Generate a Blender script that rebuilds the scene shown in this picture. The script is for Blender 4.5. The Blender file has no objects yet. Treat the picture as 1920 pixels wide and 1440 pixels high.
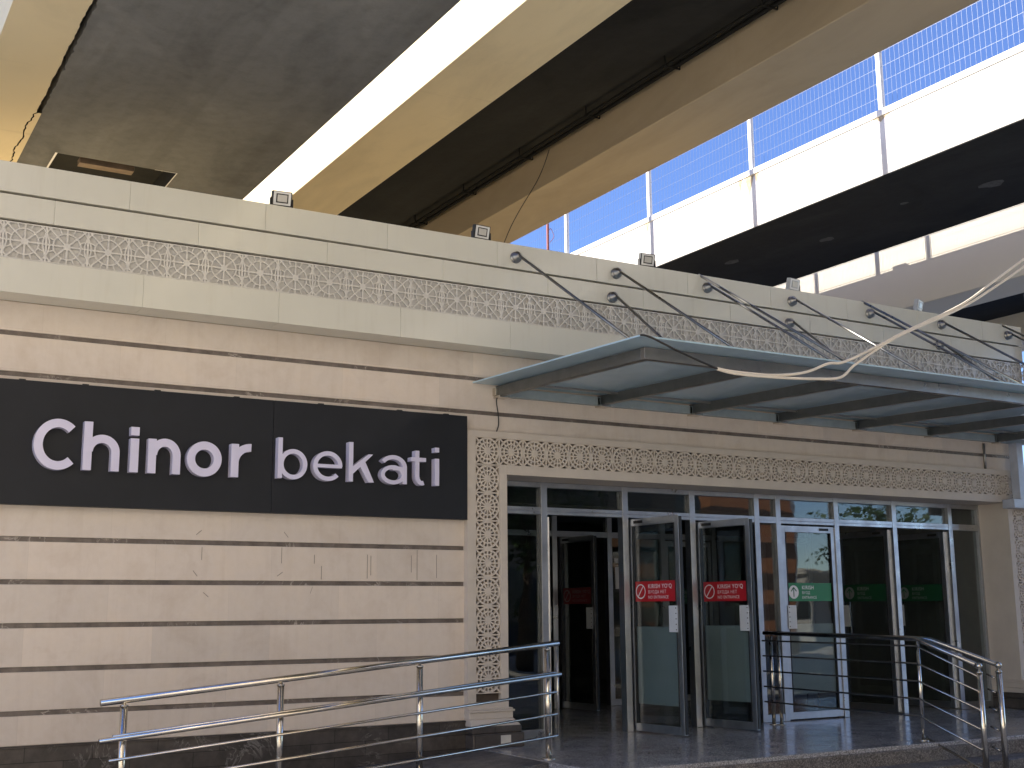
import bpy, bmesh, math, random
from mathutils import Vector, Matrix
from mathutils.geometry import delaunay_2d_cdt
random.seed(7)
scene = bpy.context.scene
COL = scene.collection
R = math.radians
PI = math.pi

# ------------------------------------------------------------------ helpers
class MB:
    """collects shapes and links them as ONE mesh object"""
    def __init__(s): s.v = []; s.f = []; s.m = []; s.sm = []
    def face(s, pts, mi=0, smooth=False):
        n = len(s.v); s.v += [tuple(p) for p in pts]; s.f.append(tuple(range(n, n+len(pts)))); s.m.append(mi); s.sm.append(smooth)
    def box(s, x0, x1, y0, y1, z0, z1, mi=0):
        n = len(s.v)
        s.v += [(x0,y0,z0),(x1,y0,z0),(x1,y1,z0),(x0,y1,z0),(x0,y0,z1),(x1,y0,z1),(x1,y1,z1),(x0,y1,z1)]
        for q in ((3,2,1,0),(4,5,6,7),(0,1,5,4),(1,2,6,5),(2,3,7,6),(3,0,4,7)):
            s.f.append(tuple(n+i for i in q)); s.m.append(mi); s.sm.append(False)
        return s
    def hexa(s, b, t, mi=0):
        n = len(s.v); s.v += [tuple(p) for p in b] + [tuple(p) for p in t]
        for q in ((3,2,1,0),(4,5,6,7),(0,1,5,4),(1,2,6,5),(2,3,7,6),(3,0,4,7)):
            s.f.append(tuple(n+i for i in q)); s.m.append(mi); s.sm.append(False)
        return s
    def tube(s, pts, r, seg=12, mi=0, caps=True, rs=None):
        pts = [Vector(p) for p in pts]; n0 = len(s.v); k = len(pts)
        up = None
        for i, p in enumerate(pts):
            d = (pts[min(i+1,k-1)] - pts[max(i-1,0)]).normalized()
            if up is None:
                up = Vector((0,0,1)) if abs(d.z) < .95 else Vector((1,0,0))
            a = d.cross(up).normalized(); b = a.cross(d).normalized(); up = b
            rad = rs[i] if rs else r
            if 0 < i < k-1:
                c = max(.5, (pts[i]-pts[i-1]).normalized().dot(d)); rr = rad/ c if c < 1 else rad
            else: rr = rad
            for j in range(seg):
                t = 2*PI*j/seg; s.v.append(tuple(p + a*math.cos(t)*rr + b*math.sin(t)*rr))
        for i in range(k-1):
            for j in range(seg):
                a0 = n0+i*seg+j; a1 = n0+i*seg+(j+1)%seg
                s.f.append((a0, a1, a1+seg, a0+seg)); s.m.append(mi); s.sm.append(seg > 5)
        if caps:
            s.f.append(tuple(n0+j for j in reversed(range(seg)))); s.m.append(mi); s.sm.append(False)
            s.f.append(tuple(n0+(k-1)*seg+j for j in range(seg))); s.m.append(mi); s.sm.append(False)
        return s
    def lathe(s, c, axis, prof, seg=16, mi=0):
        """prof = [(radius, distance along axis)]"""
        c = Vector(c); d = Vector(axis).normalized()
        up = Vector((0,0,1)) if abs(d.z) < .9 else Vector((1,0,0))
        a = d.cross(up).normalized(); b = a.cross(d); n0 = len(s.v)
        for r, h in prof:
            for j in range(seg):
                t = 2*PI*j/seg; s.v.append(tuple(c + d*h + a*math.cos(t)*r + b*math.sin(t)*r))
        for i in range(len(prof)-1):
            for j in range(seg):
                a0 = n0+i*seg+j; a1 = n0+i*seg+(j+1)%seg
                s.f.append((a0,a1,a1+seg,a0+seg)); s.m.append(mi); s.sm.append(True)
        s.f.append(tuple(n0+j for j in reversed(range(seg)))); s.m.append(mi); s.sm.append(False)
        s.f.append(tuple(n0+(len(prof)-1)*seg+j for j in range(seg))); s.m.append(mi); s.sm.append(False)
        return s
    def ball(s, c, r, mi=0, seg=12):
        prof = [(max(r*math.sin(PI*i/8), r*.02), -r*math.cos(PI*i/8)) for i in range(9)]
        return s.lathe(c, (0,0,1), prof, seg, mi)
    def build(s, name, mats, parent=None, bevel=0, loc=None, rotz=0):
        me = bpy.data.meshes.new(name); me.from_pydata(s.v, [], s.f); me.update()
        if not isinstance(mats, (list, tuple)): mats = [mats]
        for m in mats: me.materials.append(m)
        me.polygons.foreach_set('material_index', s.m); me.polygons.foreach_set('use_smooth', s.sm)
        bm = bmesh.new(); bm.from_mesh(me); bmesh.ops.recalc_face_normals(bm, faces=bm.faces); bm.to_mesh(me); bm.free()
        o = bpy.data.objects.new(name, me); COL.objects.link(o)
        if parent is not None: o.parent = parent
        if loc is not None: o.location = loc
        if rotz: o.rotation_euler.z = rotz
        if bevel:
            b = o.modifiers.new('bevel', 'BEVEL'); b.width = bevel; b.segments = 2; b.limit_method = 'ANGLE'; b.angle_limit = R(40)
        return o

def tag(o, label, cat, group=None, kind=None):
    if label: o['label'] = label
    if cat: o['category'] = cat
    if group: o['group'] = group
    if kind: o['kind'] = kind
    return o
def empty(name, loc=(0,0,0), rotz=0, parent=None):
    o = bpy.data.objects.new(name, None); COL.objects.link(o); o.location = loc; o.rotation_euler.z = rotz
    o.empty_display_size = .2
    if parent is not None: o.parent = parent
    return o
def struct(o):
    o['kind'] = 'structure'; return o
def copy_tree(o, parent=None):
    c = o.copy(); COL.objects.link(c)
    if parent is not None: c.parent = parent
    for ch in list(o.children): copy_tree(ch, c)
    return c

# 2-D union of convex polygons -> extruded mesh pieces in the x-z plane
def clip(poly, x0, x1, z0, z1):
    for ax, lim, sg in ((0,x0,1),(0,x1,-1),(1,z0,1),(1,z1,-1)):
        out = []
        for i in range(len(poly)):
            p, q = poly[i], poly[(i+1)%len(poly)]
            dp, dq = sg*(p[ax]-lim), sg*(q[ax]-lim)
            if dp >= 0: out.append(p)
            if (dp >= 0) != (dq >= 0):
                t = dp/(dp-dq); out.append((p[0]+(q[0]-p[0])*t, p[1]+(q[1]-p[1])*t))
        poly = out
        if len(poly) < 3: return []
    return poly
def area2(p): return sum(p[i][0]*p[(i+1)%len(p)][1]-p[(i+1)%len(p)][0]*p[i][1] for i in range(len(p)))
def union_mesh(polys, y0, y1, skip=None):
    """returns (verts, faces): union of polygons in x-z extruded from y0 (front) to y1 (back); skip(a,b) drops a wall"""
    vs = []; fs = []
    for p in polys:
        if abs(area2(p)) < 1e-9: continue
        if area2(p) < 0: p = p[::-1]
        n = len(vs); vs += [Vector(q) for q in p]; fs.append(list(range(n, n+len(p))))
    V, Ed, F, ov, oe, of = delaunay_2d_cdt(vs, [], fs, 0, 1e-5)
    C2 = [([vs[i] for i in f], min(vs[i].x for i in f), max(vs[i].x for i in f), min(vs[i].y for i in f), max(vs[i].y for i in f)) for f in fs]
    def inside(c):
        for p, ax, bx, ay, by in C2:
            if ax <= c.x <= bx and ay <= c.y <= by:
                if all((p[(i+1)%len(p)].x-p[i].x)*(c.y-p[i].y)-(p[(i+1)%len(p)].y-p[i].y)*(c.x-p[i].x) >= -1e-12 for i in range(len(p))): return True
        return False
    F = [f for f in F if inside(sum((V[i] for i in f), Vector((0, 0)))/len(f))]
    n = len(V); verts = [(v.x, y0, v.y) for v in V] + [(v.x, y1, v.y) for v in V]
    faces = [tuple(f) for f in F]
    cnt = {}
    for f in F:
        for i in range(len(f)):
            e = (f[i], f[(i+1)%len(f)]); k = (min(e), max(e)); cnt.setdefault(k, []).append(e)
    for k, es in cnt.items():
        if len(es) == 1:
            a, b = es[0]
            if skip and skip(V[a], V[b]): continue
            faces.append((b, a, a+n, b+n))
    return verts, faces
def bar2(x0, z0, x1, z1, w):
    d = Vector((x1-x0, z1-z0)).normalized(); nx, nz = -d.y*w/2, d.x*w/2
    return [(x0+nx,z0+nz),(x0-nx,z0-nz),(x1-nx,z1-nz),(x1+nx,z1+nz)]
def rect2(x0, z0, x1, z1): return [(x0,z0),(x1,z0),(x1,z1),(x0,z1)]
def arc2(cx, cz, rx, rz, w, a0, a1, n=24):
    """ring sector as quads; rx, rz outer radii, w stroke"""
    out = []
    for i in range(n):
        t0, t1 = R(a0+(a1-a0)*i/n), R(a0+(a1-a0)*(i+1)/n)
        o = lambda t, k: (cx+(rx-k)*math.cos(t), cz+(rz-k)*math.sin(t))
        out.append([o(t0,0), o(t1,0), o(t1,w), o(t0,w)])
    return out

# ------------------------------------------------------------------ materials
def mat(name):
    m = bpy.data.materials.new(name); m.use_nodes = True
    nt = m.node_tree; b = nt.nodes['Principled BSDF']
    return m, nt, b
def N(nt, t, **kw):
    n = nt.nodes.new(t)
    for k, v in kw.items():
        if k in n.inputs: n.inputs[k].default_value = v
        else: setattr(n, k, v)
    return n
def L(nt, a, b): nt.links.new(a, b)
def ramp(nt, stops):
    r = N(nt, 'ShaderNodeValToRGB'); e = r.color_ramp.elements
    while len(e) < len(stops): e.new(.5)
    for i, (p, c) in enumerate(stops):
        e[i].position = p; e[i].color = (*c, 1) if len(c) == 3 else c
    return r
def mixc(nt, fac, a, b, mode='MIX'):
    m = N(nt, 'ShaderNodeMix', data_type='RGBA', blend_type=mode)
    if isinstance(fac, float): m.inputs[0].default_value = fac
    else: L(nt, fac, m.inputs[0])
    for i, x in ((6, a), (7, b)):
        if isinstance(x, tuple): m.inputs[i].default_value = (*x, 1)
        else: L(nt, x, m.inputs[i])
    return m.outputs[2]
def coords(nt, scale=(1,1,1), swz=None):
    tc = N(nt, 'ShaderNodeTexCoord'); src = tc.outputs['Object']
    if swz:
        s = N(nt, 'ShaderNodeSeparateXYZ'); c = N(nt, 'ShaderNodeCombineXYZ'); L(nt, src, s.inputs[0])
        for i, ax in enumerate(swz):
            if ax is not None: L(nt, s.outputs['XYZ'.index(ax)], c.inputs[i])
        src = c.outputs[0]
    mp = N(nt, 'ShaderNodeMapping'); mp.inputs['Scale'].default_value = scale; L(nt, src, mp.inputs[0])
    return mp.outputs[0]
def noise(nt, vec, scale, detail=6, rough=.6, dist=0):
    n = N(nt, 'ShaderNodeTexNoise', Scale=scale, Detail=detail, Roughness=rough, Distortion=dist); L(nt, vec, n.inputs['Vector'])
    return n.outputs['Fac']
def bump(nt, b, h, strength, dist=.01):
    n = N(nt, 'ShaderNodeBump', Strength=strength, Distance=dist); L(nt, h, n.inputs['Height']); L(nt, n.outputs[0], b.inputs['Normal'])
def simple(name, col, rough=.5, metal=0., var=.12, scale=6, bmp=0., spec=.5, coat=0.):
    m, nt, b = mat(name); v = coords(nt)
    n = noise(nt, v, scale)
    r = ramp(nt, [(.3, tuple(c*(1-var) for c in col)), (.7, tuple(min(1, c*(1+var)) for c in col))]); L(nt, n, r.inputs[0])
    L(nt, r.outputs[0], b.inputs['Base Color']); b.inputs['Roughness'].default_value = rough; b.inputs['Metallic'].default_value = metal
    b.inputs['Specular IOR Level'].default_value = spec; b.inputs['Coat Weight'].default_value = coat
    if bmp: bump(nt, b, noise(nt, v, scale*9, 4), bmp)
    return m

def stone_wall():
    m, nt, b = mat('limestone_slabs')
    v = coords(nt, (1,1,1), 'XZ')
    br = N(nt, 'ShaderNodeTexBrick', offset=.37, offset_frequency=2, squash=1)
    br.inputs['Color1'].default_value = (.755,.665,.58,1); br.inputs['Color2'].default_value = (.665,.595,.53,1); br.inputs['Mortar'].default_value = (.60,.53,.46,1)
    br.inputs['Scale'].default_value = 1; br.inputs['Mortar Size'].default_value = .0012; br.inputs['Mortar Smooth'].default_value = .3
    br.inputs['Brick Width'].default_value = 1.02; br.inputs['Row Height'].default_value = .3414
    mp = N(nt, 'ShaderNodeMapping'); mp.inputs['Location'].default_value = (.2, .165, 0); L(nt, v, mp.inputs[0]); L(nt, mp.outputs[0], br.inputs['Vector'])
    v3 = coords(nt)
    n1 = noise(nt, v3, 2.2, 8, .65, .6); n2 = noise(nt, v3, 14, 5, .7)
    r1 = ramp(nt, [(.28, (.90,.87,.84)), (.5, (1,1,1)), (.75, (1.04,1.02,.98))]); L(nt, n1, r1.inputs[0])
    c = mixc(nt, 1., br.outputs['Color'], r1.outputs[0], 'MULTIPLY')
    r2 = ramp(nt, [(.35, (.95,.94,.92)), (.6, (1,1,1))]); L(nt, n2, r2.inputs[0])
    c = mixc(nt, .7, c, r2.outputs[0], 'MULTIPLY')
    # downward streaks below the strips
    vs = coords(nt, (9, 1, .5)); n3 = noise(nt, vs, 1.5, 5, .6)
    r3 = ramp(nt, [(.30, (.93,.91,.89)), (.5, (1,1,1))]); L(nt, n3, r3.inputs[0])
    c = mixc(nt, .55, c, r3.outputs[0], 'MULTIPLY')
    L(nt, c, b.inputs['Base Color']); b.inputs['Roughness'].default_value = .55; b.inputs['Specular IOR Level'].default_value = .35
    bump(nt, b, n2, .05, .003)
    return m
def marble_dark(name, base, vein, rowh=None):
    m, nt, b = mat(name); v3 = coords(nt)
    n = noise(nt, v3, 3.0, 9, .62, 1.4)
    a = N(nt, 'ShaderNodeMath', operation='SUBTRACT'); a.inputs[1].default_value = .5; L(nt, n, a.inputs[0])
    ab = N(nt, 'ShaderNodeMath', operation='ABSOLUTE'); L(nt, a.outputs[0], ab.inputs[0])
    rv = ramp(nt, [(0., (1,1,1)), (.006, (.5,.5,.5)), (.018, (0,0,0))]); L(nt, ab.outputs[0], rv.inputs[0])
    msk = noise(nt, v3, 1.7, 3); rm = ramp(nt, [(.5, (0,0,0)), (.62, (1,1,1))]); L(nt, msk, rm.inputs[0])
    vm = mixc(nt, 1., rv.outputs[0], rm.outputs[0], 'MULTIPLY')
    n2 = noise(nt, v3, 7, 8, .7); r2 = ramp(nt, [(.3, tuple(c*.6 for c in base)), (.7, tuple(c*1.5 for c in base))]); L(nt, n2, r2.inputs[0])
    c = r2.outputs[0]
    if rowh:
        v = coords(nt, (1,1,1), 'XZ'); br = N(nt, 'ShaderNodeTexBrick', offset=.43)
        br.inputs['Color1'].default_value = (1.25,1.2,1.15,1); br.inputs['Color2'].default_value = (.65,.65,.66,1); br.inputs['Mortar'].default_value = (.25,.24,.23,1)
        br.inputs['Scale'].default_value = 1; br.inputs['Mortar Size'].default_value = .003; br.inputs['Brick Width'].default_value = .52; br.inputs['Row Height'].default_value = rowh
        L(nt, v, br.inputs['Vector']); c = mixc(nt, 1., c, br.outputs['Color'], 'MULTIPLY')
    c = mixc(nt, vm, c, vein)
    L(nt, c, b.inputs['Base Color']); b.inputs['Roughness'].default_value = .38
    return m
def granite(name, base, rough, scale=160):
    m, nt, b = mat(name); v = coords(nt)
    vo = N(nt, 'ShaderNodeTexVoronoi', Scale=scale); L(nt, v, vo.inputs['Vector'])
    sp = N(nt, 'ShaderNodeSeparateColor'); L(nt, vo.outputs['Color'], sp.inputs[0])
    r = ramp(nt, [(0, tuple(c*.45 for c in base)), (.55, base), (1, tuple(min(1,c*2.1) for c in base))]); L(nt, sp.outputs[0], r.inputs[0])
    n = noise(nt, v, 1.3, 5); r2 = ramp(nt, [(.3, (.8,.8,.8)), (.7, (1.1,1.1,1.1))]); L(nt, n, r2.inputs[0])
    L(nt, mixc(nt, 1., r.outputs[0], r2.outputs[0], 'MULTIPLY'), b.inputs['Base Color'])
    rr = ramp(nt, [(.35, (rough*.7,)*3), (.7, (rough*1.6,)*3)]); L(nt, noise(nt, v, 3.5, 6), rr.inputs[0]); L(nt, rr.outputs[0], b.inputs['Roughness'])
    return m
def painted_concrete(name, col, stain=(.35,.27,.18), st=.35, rough=.75):
    m, nt, b = mat(name); v = coords(nt, (1, .35, 1))
    n = noise(nt, v, 1.1, 9, .65, .5); r = ramp(nt, [(.32, tuple(c*.84 for c in col)), (.55, col), (.8, tuple(min(1,c*1.05) for c in col))]); L(nt, n, r.inputs[0])
    vs = coords(nt, (.2, 3.2, .25)); n2 = noise(nt, vs, 1.6, 6, .6); r2 = ramp(nt, [(.62, (0,0,0)), (.82, (st,)*3)]); L(nt, n2, r2.inputs[0])
    c = mixc(nt, r2.outputs[0], r.outputs[0], stain)
    L(nt, c, b.inputs['Base Color']); b.inputs['Roughness'].default_value = rough; b.inputs['Specular IOR Level'].default_value = .25
    bump(nt, b, noise(nt, coords(nt), 22, 5, .65), .18, .006)
    return m
def raw_concrete(name, c0, c1, c2):
    m, nt, b = mat(name); v = coords(nt)
    n = noise(nt, coords(nt, (1,.6,1)), .85, 10, .58, .9); r = ramp(nt, [(.34, c0), (.47, c1), (.53, c1), (.66, c2)]); L(nt, n, r.inputs[0])
    n2 = noise(nt, v, 7, 8, .72); r2 = ramp(nt, [(.36, (.72,.70,.68)), (.55, (1,1,1)), (.78, (1.15,1.14,1.1))]); L(nt, n2, r2.inputs[0])
    c = mixc(nt, .45, r.outputs[0], r2.outputs[0], 'MULTIPLY')
    n3 = noise(nt, v, 24, 4, .7); r3 = ramp(nt, [(.22, (.35,.33,.31)), (.31, (1,1,1))]); L(nt, n3, r3.inputs[0])
    c = mixc(nt, .55, c, r3.outputs[0], 'MULTIPLY')
    # straight board marks along the deck
    n4 = noise(nt, coords(nt, (2.6,.06,1)), 1.4, 3, .5); r4 = ramp(nt, [(.36, (.80,.79,.78)), (.52, (1,1,1))]); L(nt, n4, r4.inputs[0])
    c = mixc(nt, .6, c, r4.outputs[0], 'MULTIPLY')
    L(nt, c, b.inputs['Base Color']); b.inputs['Roughness'].default_value = .85; b.inputs['Specular IOR Level'].default_value = .2
    bump(nt, b, n2, .35, .012)
    return m
def panel_metal(name, col, rough):
    m, nt, b = mat(name); v = coords(nt)
    n = noise(nt, v, 1.6, 3); r = ramp(nt, [(.3, tuple(c*.94 for c in col)), (.7, col)]); L(nt, n, r.inputs[0])
    vs = coords(nt, (7,1,.6)); n3 = noise(nt, vs, 2.2, 5, .6); r3 = ramp(nt, [(.28, (.955,.945,.93)), (.46, (1,1,1))]); L(nt, n3, r3.inputs[0])
    L(nt, mixc(nt, .8, r.outputs[0], r3.outputs[0], 'MULTIPLY'), b.inputs['Base Color'])
    b.inputs['Roughness'].default_value = rough; b.inputs['Coat Weight'].default_value = .35; b.inputs['Coat Roughness'].default_value = .08
    bump(nt, b, noise(nt, coords(nt), 2.3, 2), .10, .03)
    return m
def steel(name, col=(.62,.62,.62), rough=.22, brushed=True):
    m, nt, b = mat(name); b.inputs['Metallic'].default_value = 1.
    v = coords(nt); n = noise(nt, v, 9, 5); r = ramp(nt, [(.3, tuple(c*.85 for c in col)), (.7, col)]); L(nt, n, r.inputs[0]); L(nt, r.outputs[0], b.inputs['Base Color'])
    rr = ramp(nt, [(.3, (rough*.7,)*3), (.7, (rough*1.5,)*3)]); L(nt, noise(nt, v, 5, 6, .7), rr.inputs[0]); L(nt, rr.outputs[0], b.inputs['Roughness'])
    return m
def clear_glass(name, tint=(.72,.78,.78), refl=1.0, wav=.02):
    m = bpy.data.materials.new(name); m.use_nodes = True; nt = m.node_tree
    nt.nodes.remove(nt.nodes['Principled BSDF']); out = nt.nodes['Material Output']
    tr = N(nt, 'ShaderNodeBsdfTransparent', Color=(*tint, 1)); gl = N(nt, 'ShaderNodeBsdfGlossy', Color=(.95,.97,1,1), Roughness=.012)
    lw = N(nt, 'ShaderNodeLayerWeight', Blend=.5); pw = N(nt, 'ShaderNodeMath', operation='POWER'); pw.inputs[1].default_value = 4.2; L(nt, lw.outputs['Facing'], pw.inputs[0])
    ml = N(nt, 'ShaderNodeMath', operation='MULTIPLY_ADD'); ml.inputs[1].default_value = .9*refl; ml.inputs[2].default_value = .05*refl; ml.use_clamp = True
    bp = N(nt, 'ShaderNodeBump', Strength=wav, Distance=.05); L(nt, noise(nt, coords(nt), 2.4, 1), bp.inputs['Height']); L(nt, bp.outputs[0], gl.inputs['Normal'])
    L(nt, pw.outputs[0], ml.inputs[0]); mx = N(nt, 'ShaderNodeMixShader'); L(nt, ml.outputs[0], mx.inputs[0]); L(nt, tr.outputs[0], mx.inputs[1]); L(nt, gl.outputs[0], mx.inputs[2]); L(nt, mx.outputs[0], out.inputs[0])
    return m
def frosted(name, col, transl=.6):
    m = bpy.data.materials.new(name); m.use_nodes = True; nt = m.node_tree
    nt.nodes.remove(nt.nodes['Principled BSDF']); out = nt.nodes['Material Output']
    n = noise(nt, coords(nt), 2.5, 6); r = ramp(nt, [(.3, tuple(c*.88 for c in col)), (.7, col)]); L(nt, n, r.inputs[0])
    t = N(nt, 'ShaderNodeBsdfTranslucent'); d = N(nt, 'ShaderNodeBsdfDiffuse'); g = N(nt, 'ShaderNodeBsdfGlossy', Roughness=.25, Color=(.9,.95,1,1))
    L(nt, r.outputs[0], t.inputs[0]); L(nt, r.outputs[0], d.inputs[0])
    m1 = N(nt, 'ShaderNodeMixShader'); m1.inputs[0].default_value = transl; L(nt, d.outputs[0], m1.inputs[1]); L(nt, t.outputs[0], m1.inputs[2])
    m2 = N(nt, 'ShaderNodeMixShader'); fr = N(nt, 'ShaderNodeFresnel', IOR=1.45); L(nt, fr.outputs[0], m2.inputs[0]); L(nt, m1.outputs[0], m2.inputs[1]); L(nt, g.outputs[0], m2.inputs[2]); L(nt, m2.outputs[0], out.inputs[0])
    return m
def film(name, col, op):
    m = bpy.data.materials.new(name); m.use_nodes = True; nt = m.node_tree
    nt.nodes.remove(nt.nodes['Principled BSDF']); out = nt.nodes['Material Output']
    r = ramp(nt, [(.3, tuple(c*.9 for c in col)), (.7, col)]); L(nt, noise(nt, coords(nt), 5, 4), r.inputs[0])
    d = N(nt, 'ShaderNodeBsdfDiffuse'); L(nt, r.outputs[0], d.inputs[0]); t = N(nt, 'ShaderNodeBsdfTransparent')
    mx = N(nt, 'ShaderNodeMixShader'); mx.inputs[0].default_value = op; L(nt, t.outputs[0], mx.inputs[1]); L(nt, d.outputs[0], mx.inputs[2]); L(nt, mx.outputs[0], out.inputs[0])
    return m

M = {}
M['stone'] = stone_wall()
M['strip'] = marble_dark('brown_marble_strip', (.15,.125,.11), (.55,.50,.45))
M['plinth'] = marble_dark('dark_marble_plinth', (.066,.058,.053), (.24,.225,.21), .125)
M['portal'] = simple('carved_limestone', (.60,.535,.46), .6, var=.07, scale=3, bmp=.1)
M['lattice_stone'] = simple('lattice_stone', (.60,.53,.45), .6, var=.06, scale=8)
M['recess'] = simple('brown_recess', (.075,.055,.042), .8, var=.2)
M['panel'] = panel_metal('cream_panel', (.705,.69,.60), .32)
M['panel_gap'] = simple('panel_gap', (.10,.085,.07), .8)
M['lattice_metal'] = panel_metal('lattice_metal', (.68,.655,.60), .35)
M['lattice_back'] = simple('lattice_backing', (.585,.575,.55), .6, var=.06)
M['sign'] = simple('charcoal_panel', (.0155,.0175,.0225), .5, var=.12, scale=3, spec=.3)
M['letter'] = simple('letter_white', (.70,.68,.86), .25, var=.03, coat=.3)
M['alu'] = steel('grey_aluminium', (.52,.54,.57), .34)
M['alu_dark'] = simple('black_seal', (.012,.012,.012), .5)
M['steel'] = steel('polished_steel', (.70,.655,.58), .15)
M['brushed'] = steel('brushed_steel', (.40,.39,.37), .36)
M['beam'] = steel('beam_steel', (.24,.245,.24), .38)
M['rod'] = steel('rod_steel', (.30,.295,.285), .3)
M['glass'] = clear_glass('door_glass', (.72,.76,.76), 1.0)
M['canopy_glass'] = frosted('canopy_glass', (.60,.81,.93), .2)
M['granite'] = granite('polished_granite', (.33,.325,.325), .17)
M['granite_rough'] = granite('flamed_granite', (.15,.135,.12), .6, 110)
M['ramp'] = granite('ramp_granite', (.10,.10,.105), .4)
M['ground'] = granite('paving', (.58,.52,.43), .8, 40)
M['cream_paint'] = painted_concrete('cream_paint', (.79,.675,.445))
M['beige_paint'] = painted_concrete('beige_paint', (.74,.655,.52), st=.25)
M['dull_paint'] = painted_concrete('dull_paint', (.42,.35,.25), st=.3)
M['far_paint'] = simple('far_beam_paint', (.63,.585,.50), .75, var=.035, scale=.6, spec=.25, bmp=.05)
M['white_paint'] = painted_concrete('white_paint', (.82,.80,.77), (.62,.45,.25), .18)
M['streak'] = simple('rust_streak', (.42,.33,.21), .8, var=.3, scale=12)
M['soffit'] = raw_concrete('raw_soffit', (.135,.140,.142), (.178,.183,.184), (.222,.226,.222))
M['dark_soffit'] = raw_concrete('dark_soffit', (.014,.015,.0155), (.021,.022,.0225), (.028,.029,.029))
M['dark_gap'] = simple('dark_gap', (.008,.007,.006), .9)
M['plank'] = simple('old_plank', (.20,.15,.11), .8, var=.25)
M['patch'] = simple('mortar_patch', (.62,.59,.53), .85, bmp=.4)
M['fence'] = simple('white_fence_paint', (.80,.80,.80), .4, var=.05)
M['wire'] = simple('galvanised_wire', (.07,.10,.17), .4, metal=.0, var=.05)
M['rust'] = simple('red_oxide', (.28,.07,.045), .7)
M['pipe'] = simple('black_pipe', (.014,.014,.013), .8, spec=.1)
M['roof'] = simple('roof_felt', (.66,.52,.29), .8, var=.1)
M['red'] = simple('red_sticker', (.46,.018,.028), .3, var=.04)
M['green'] = simple('green_sticker', (.012,.20,.075), .3, var=.04)
M['white'] = simple('white_vinyl', (.78,.78,.80), .35, var=.03)
M['red_dim'] = simple('shaded_red_sticker', (.16,.012,.016), .5, var=.04)  # darker sticker copies: the vestibule shade is painted into their colours
M['green_dim'] = simple('shaded_green_sticker', (.006,.055,.022), .5, var=.04)
M['white_dim'] = simple('shaded_white_vinyl', (.20,.21,.21), .5, var=.04)
M['green_ink'] = simple('green_ink', (.012,.12,.05), .4, var=.03)
M['film'] = film('frosted_film', (.66,.74,.74), .62)
M['plate'] = simple('white_plate', (.62,.66,.70), .35, var=.03)
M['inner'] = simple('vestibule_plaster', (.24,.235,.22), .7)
M['black'] = simple('black_plastic', (.015,.015,.016), .4)
M['lens'] = simple('lamp_lens', (.62,.60,.55), .2, var=.05, coat=.5)
M['reflector'] = simple('lamp_reflector', (.78,.78,.76), .3, var=.04)
M['cable'] = simple('cream_cable', (.82,.74,.62), .5, var=.05)
M['wire_black'] = simple('black_cable', (.02,.019,.018), .5)
M['orange_brick'] = simple('orange_cladding', (.26,.115,.055), .6, var=.15)
M['brown_brick'] = simple('brown_cladding', (.06,.038,.028), .6, var=.15)
M['bark'] = simple('bark', (.10,.07,.05), .9, var=.25, bmp=.4)
M['leaf'] = simple('leaf_green', (.055,.095,.03), .6, var=.5, scale=1.2)
M['pale_wall'] = simple('pale_render', (.62,.58,.50), .8, var=.06, scale=1)
M['dark_clad'] = simple('dark_cladding', (.035,.036,.037), .5)
M['warm_wall'] = simple('warm_render', (.74,.64,.50), .8, var=.06, scale=1)
M['window_dark'] = simple('window_dark', (.03,.035,.04), .1)
M['upholstery'] = simple('grey_upholstery', (.045,.045,.05), .8)
M['ink'] = simple('pencil_mark', (.34,.29,.25), .8)

# ------------------------------------------------------------------ setting
g = MB(); g.box(-900, 900, -900, 900, -.45, -.35); struct(g.build('ground', M['ground']))
p = MB(); p.box(5.72, 18, 8.43, 24, -.34, 0); struct(p.build('platform', [M['granite']], bevel=.006))
s = MB(); s.box(5.72, 18, 8.38, 8.428, -.345, -.035, 0); s.box(5.72, 18, 8.04, 8.378, -.345, -.155, 0); s.box(5.72, 18, 7.70, 8.038, -.345, -.29, 0)
struct(s.build('steps', M['granite_rough'], bevel=.008))
r_ = MB()
r_.hexa([(1.2,9.2,-.40),(5.715,9.2,-.40),(5.715,10.52,-.40),(1.2,10.52,-.40)], [(1.2,9.2,-.345),(5.715,9.2,-.004),(5.715,10.52,-.004),(1.2,10.52,-.345)])
struct(r_.build('ramp', M['ramp']))

# ------------------------------------------------------------------ station building
B = empty('station_building', (9, 10.57, 0))
tag(B, 'beige limestone station building with dark stone strips, cream fascia and lattice portal', 'building')
BO = Vector((9, 10.57, 0))
class PB(MB):
    def build(s, name, mats, parent=None, bevel=0, off=None, **k):
        if off is not None: s.v = [(x-off[0], y-off[1], z-off[2]) for x, y, z in s.v]
        return MB.build(s, name, mats, parent, bevel, **k)
def bpart(mb, name, mats, bevel=0, parent=None):
    return mb.build(name, mats, parent or B, bevel, off=BO)
ZS = [.52,.858,1.20,1.545,1.887,2.23,2.57,2.91,3.23,3.57]
XL, XR = -5., 14.03
w = PB(); lo = .254
for z in ZS + [3.815+.04]:
    hi = z-.04
    if hi <= 3.02 + .001: w.box(XL, 5.64, 10.57, 10.9, lo, hi)
    elif lo >= 3.02: w.box(XL, XR, 10.57, 10.9, lo, hi)
    else:
        w.box(XL, 5.64, 10.57, 10.9, lo, hi); w.box(5.64, XR, 10.57, 10.9, 3.02, hi)
    lo = z
bpart(w, 'wall', M['stone'], .004)
st = PB()
for z in ZS:
    st.box(XL, 5.639 if z < 3 else XR-.002, 10.587, 10.88, z-.04+.0005, z-.0005)
bpart(st, 'stone_strip', M['strip'])
pl = PB(); pl.box(XL, 5.638, 10.545, 10.88, -.35, .235); pl.box(XL, 5.638, 10.535, 10.88, .2352, .2535)
bpart(pl, 'plinth', M['plinth'], .003)
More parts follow.
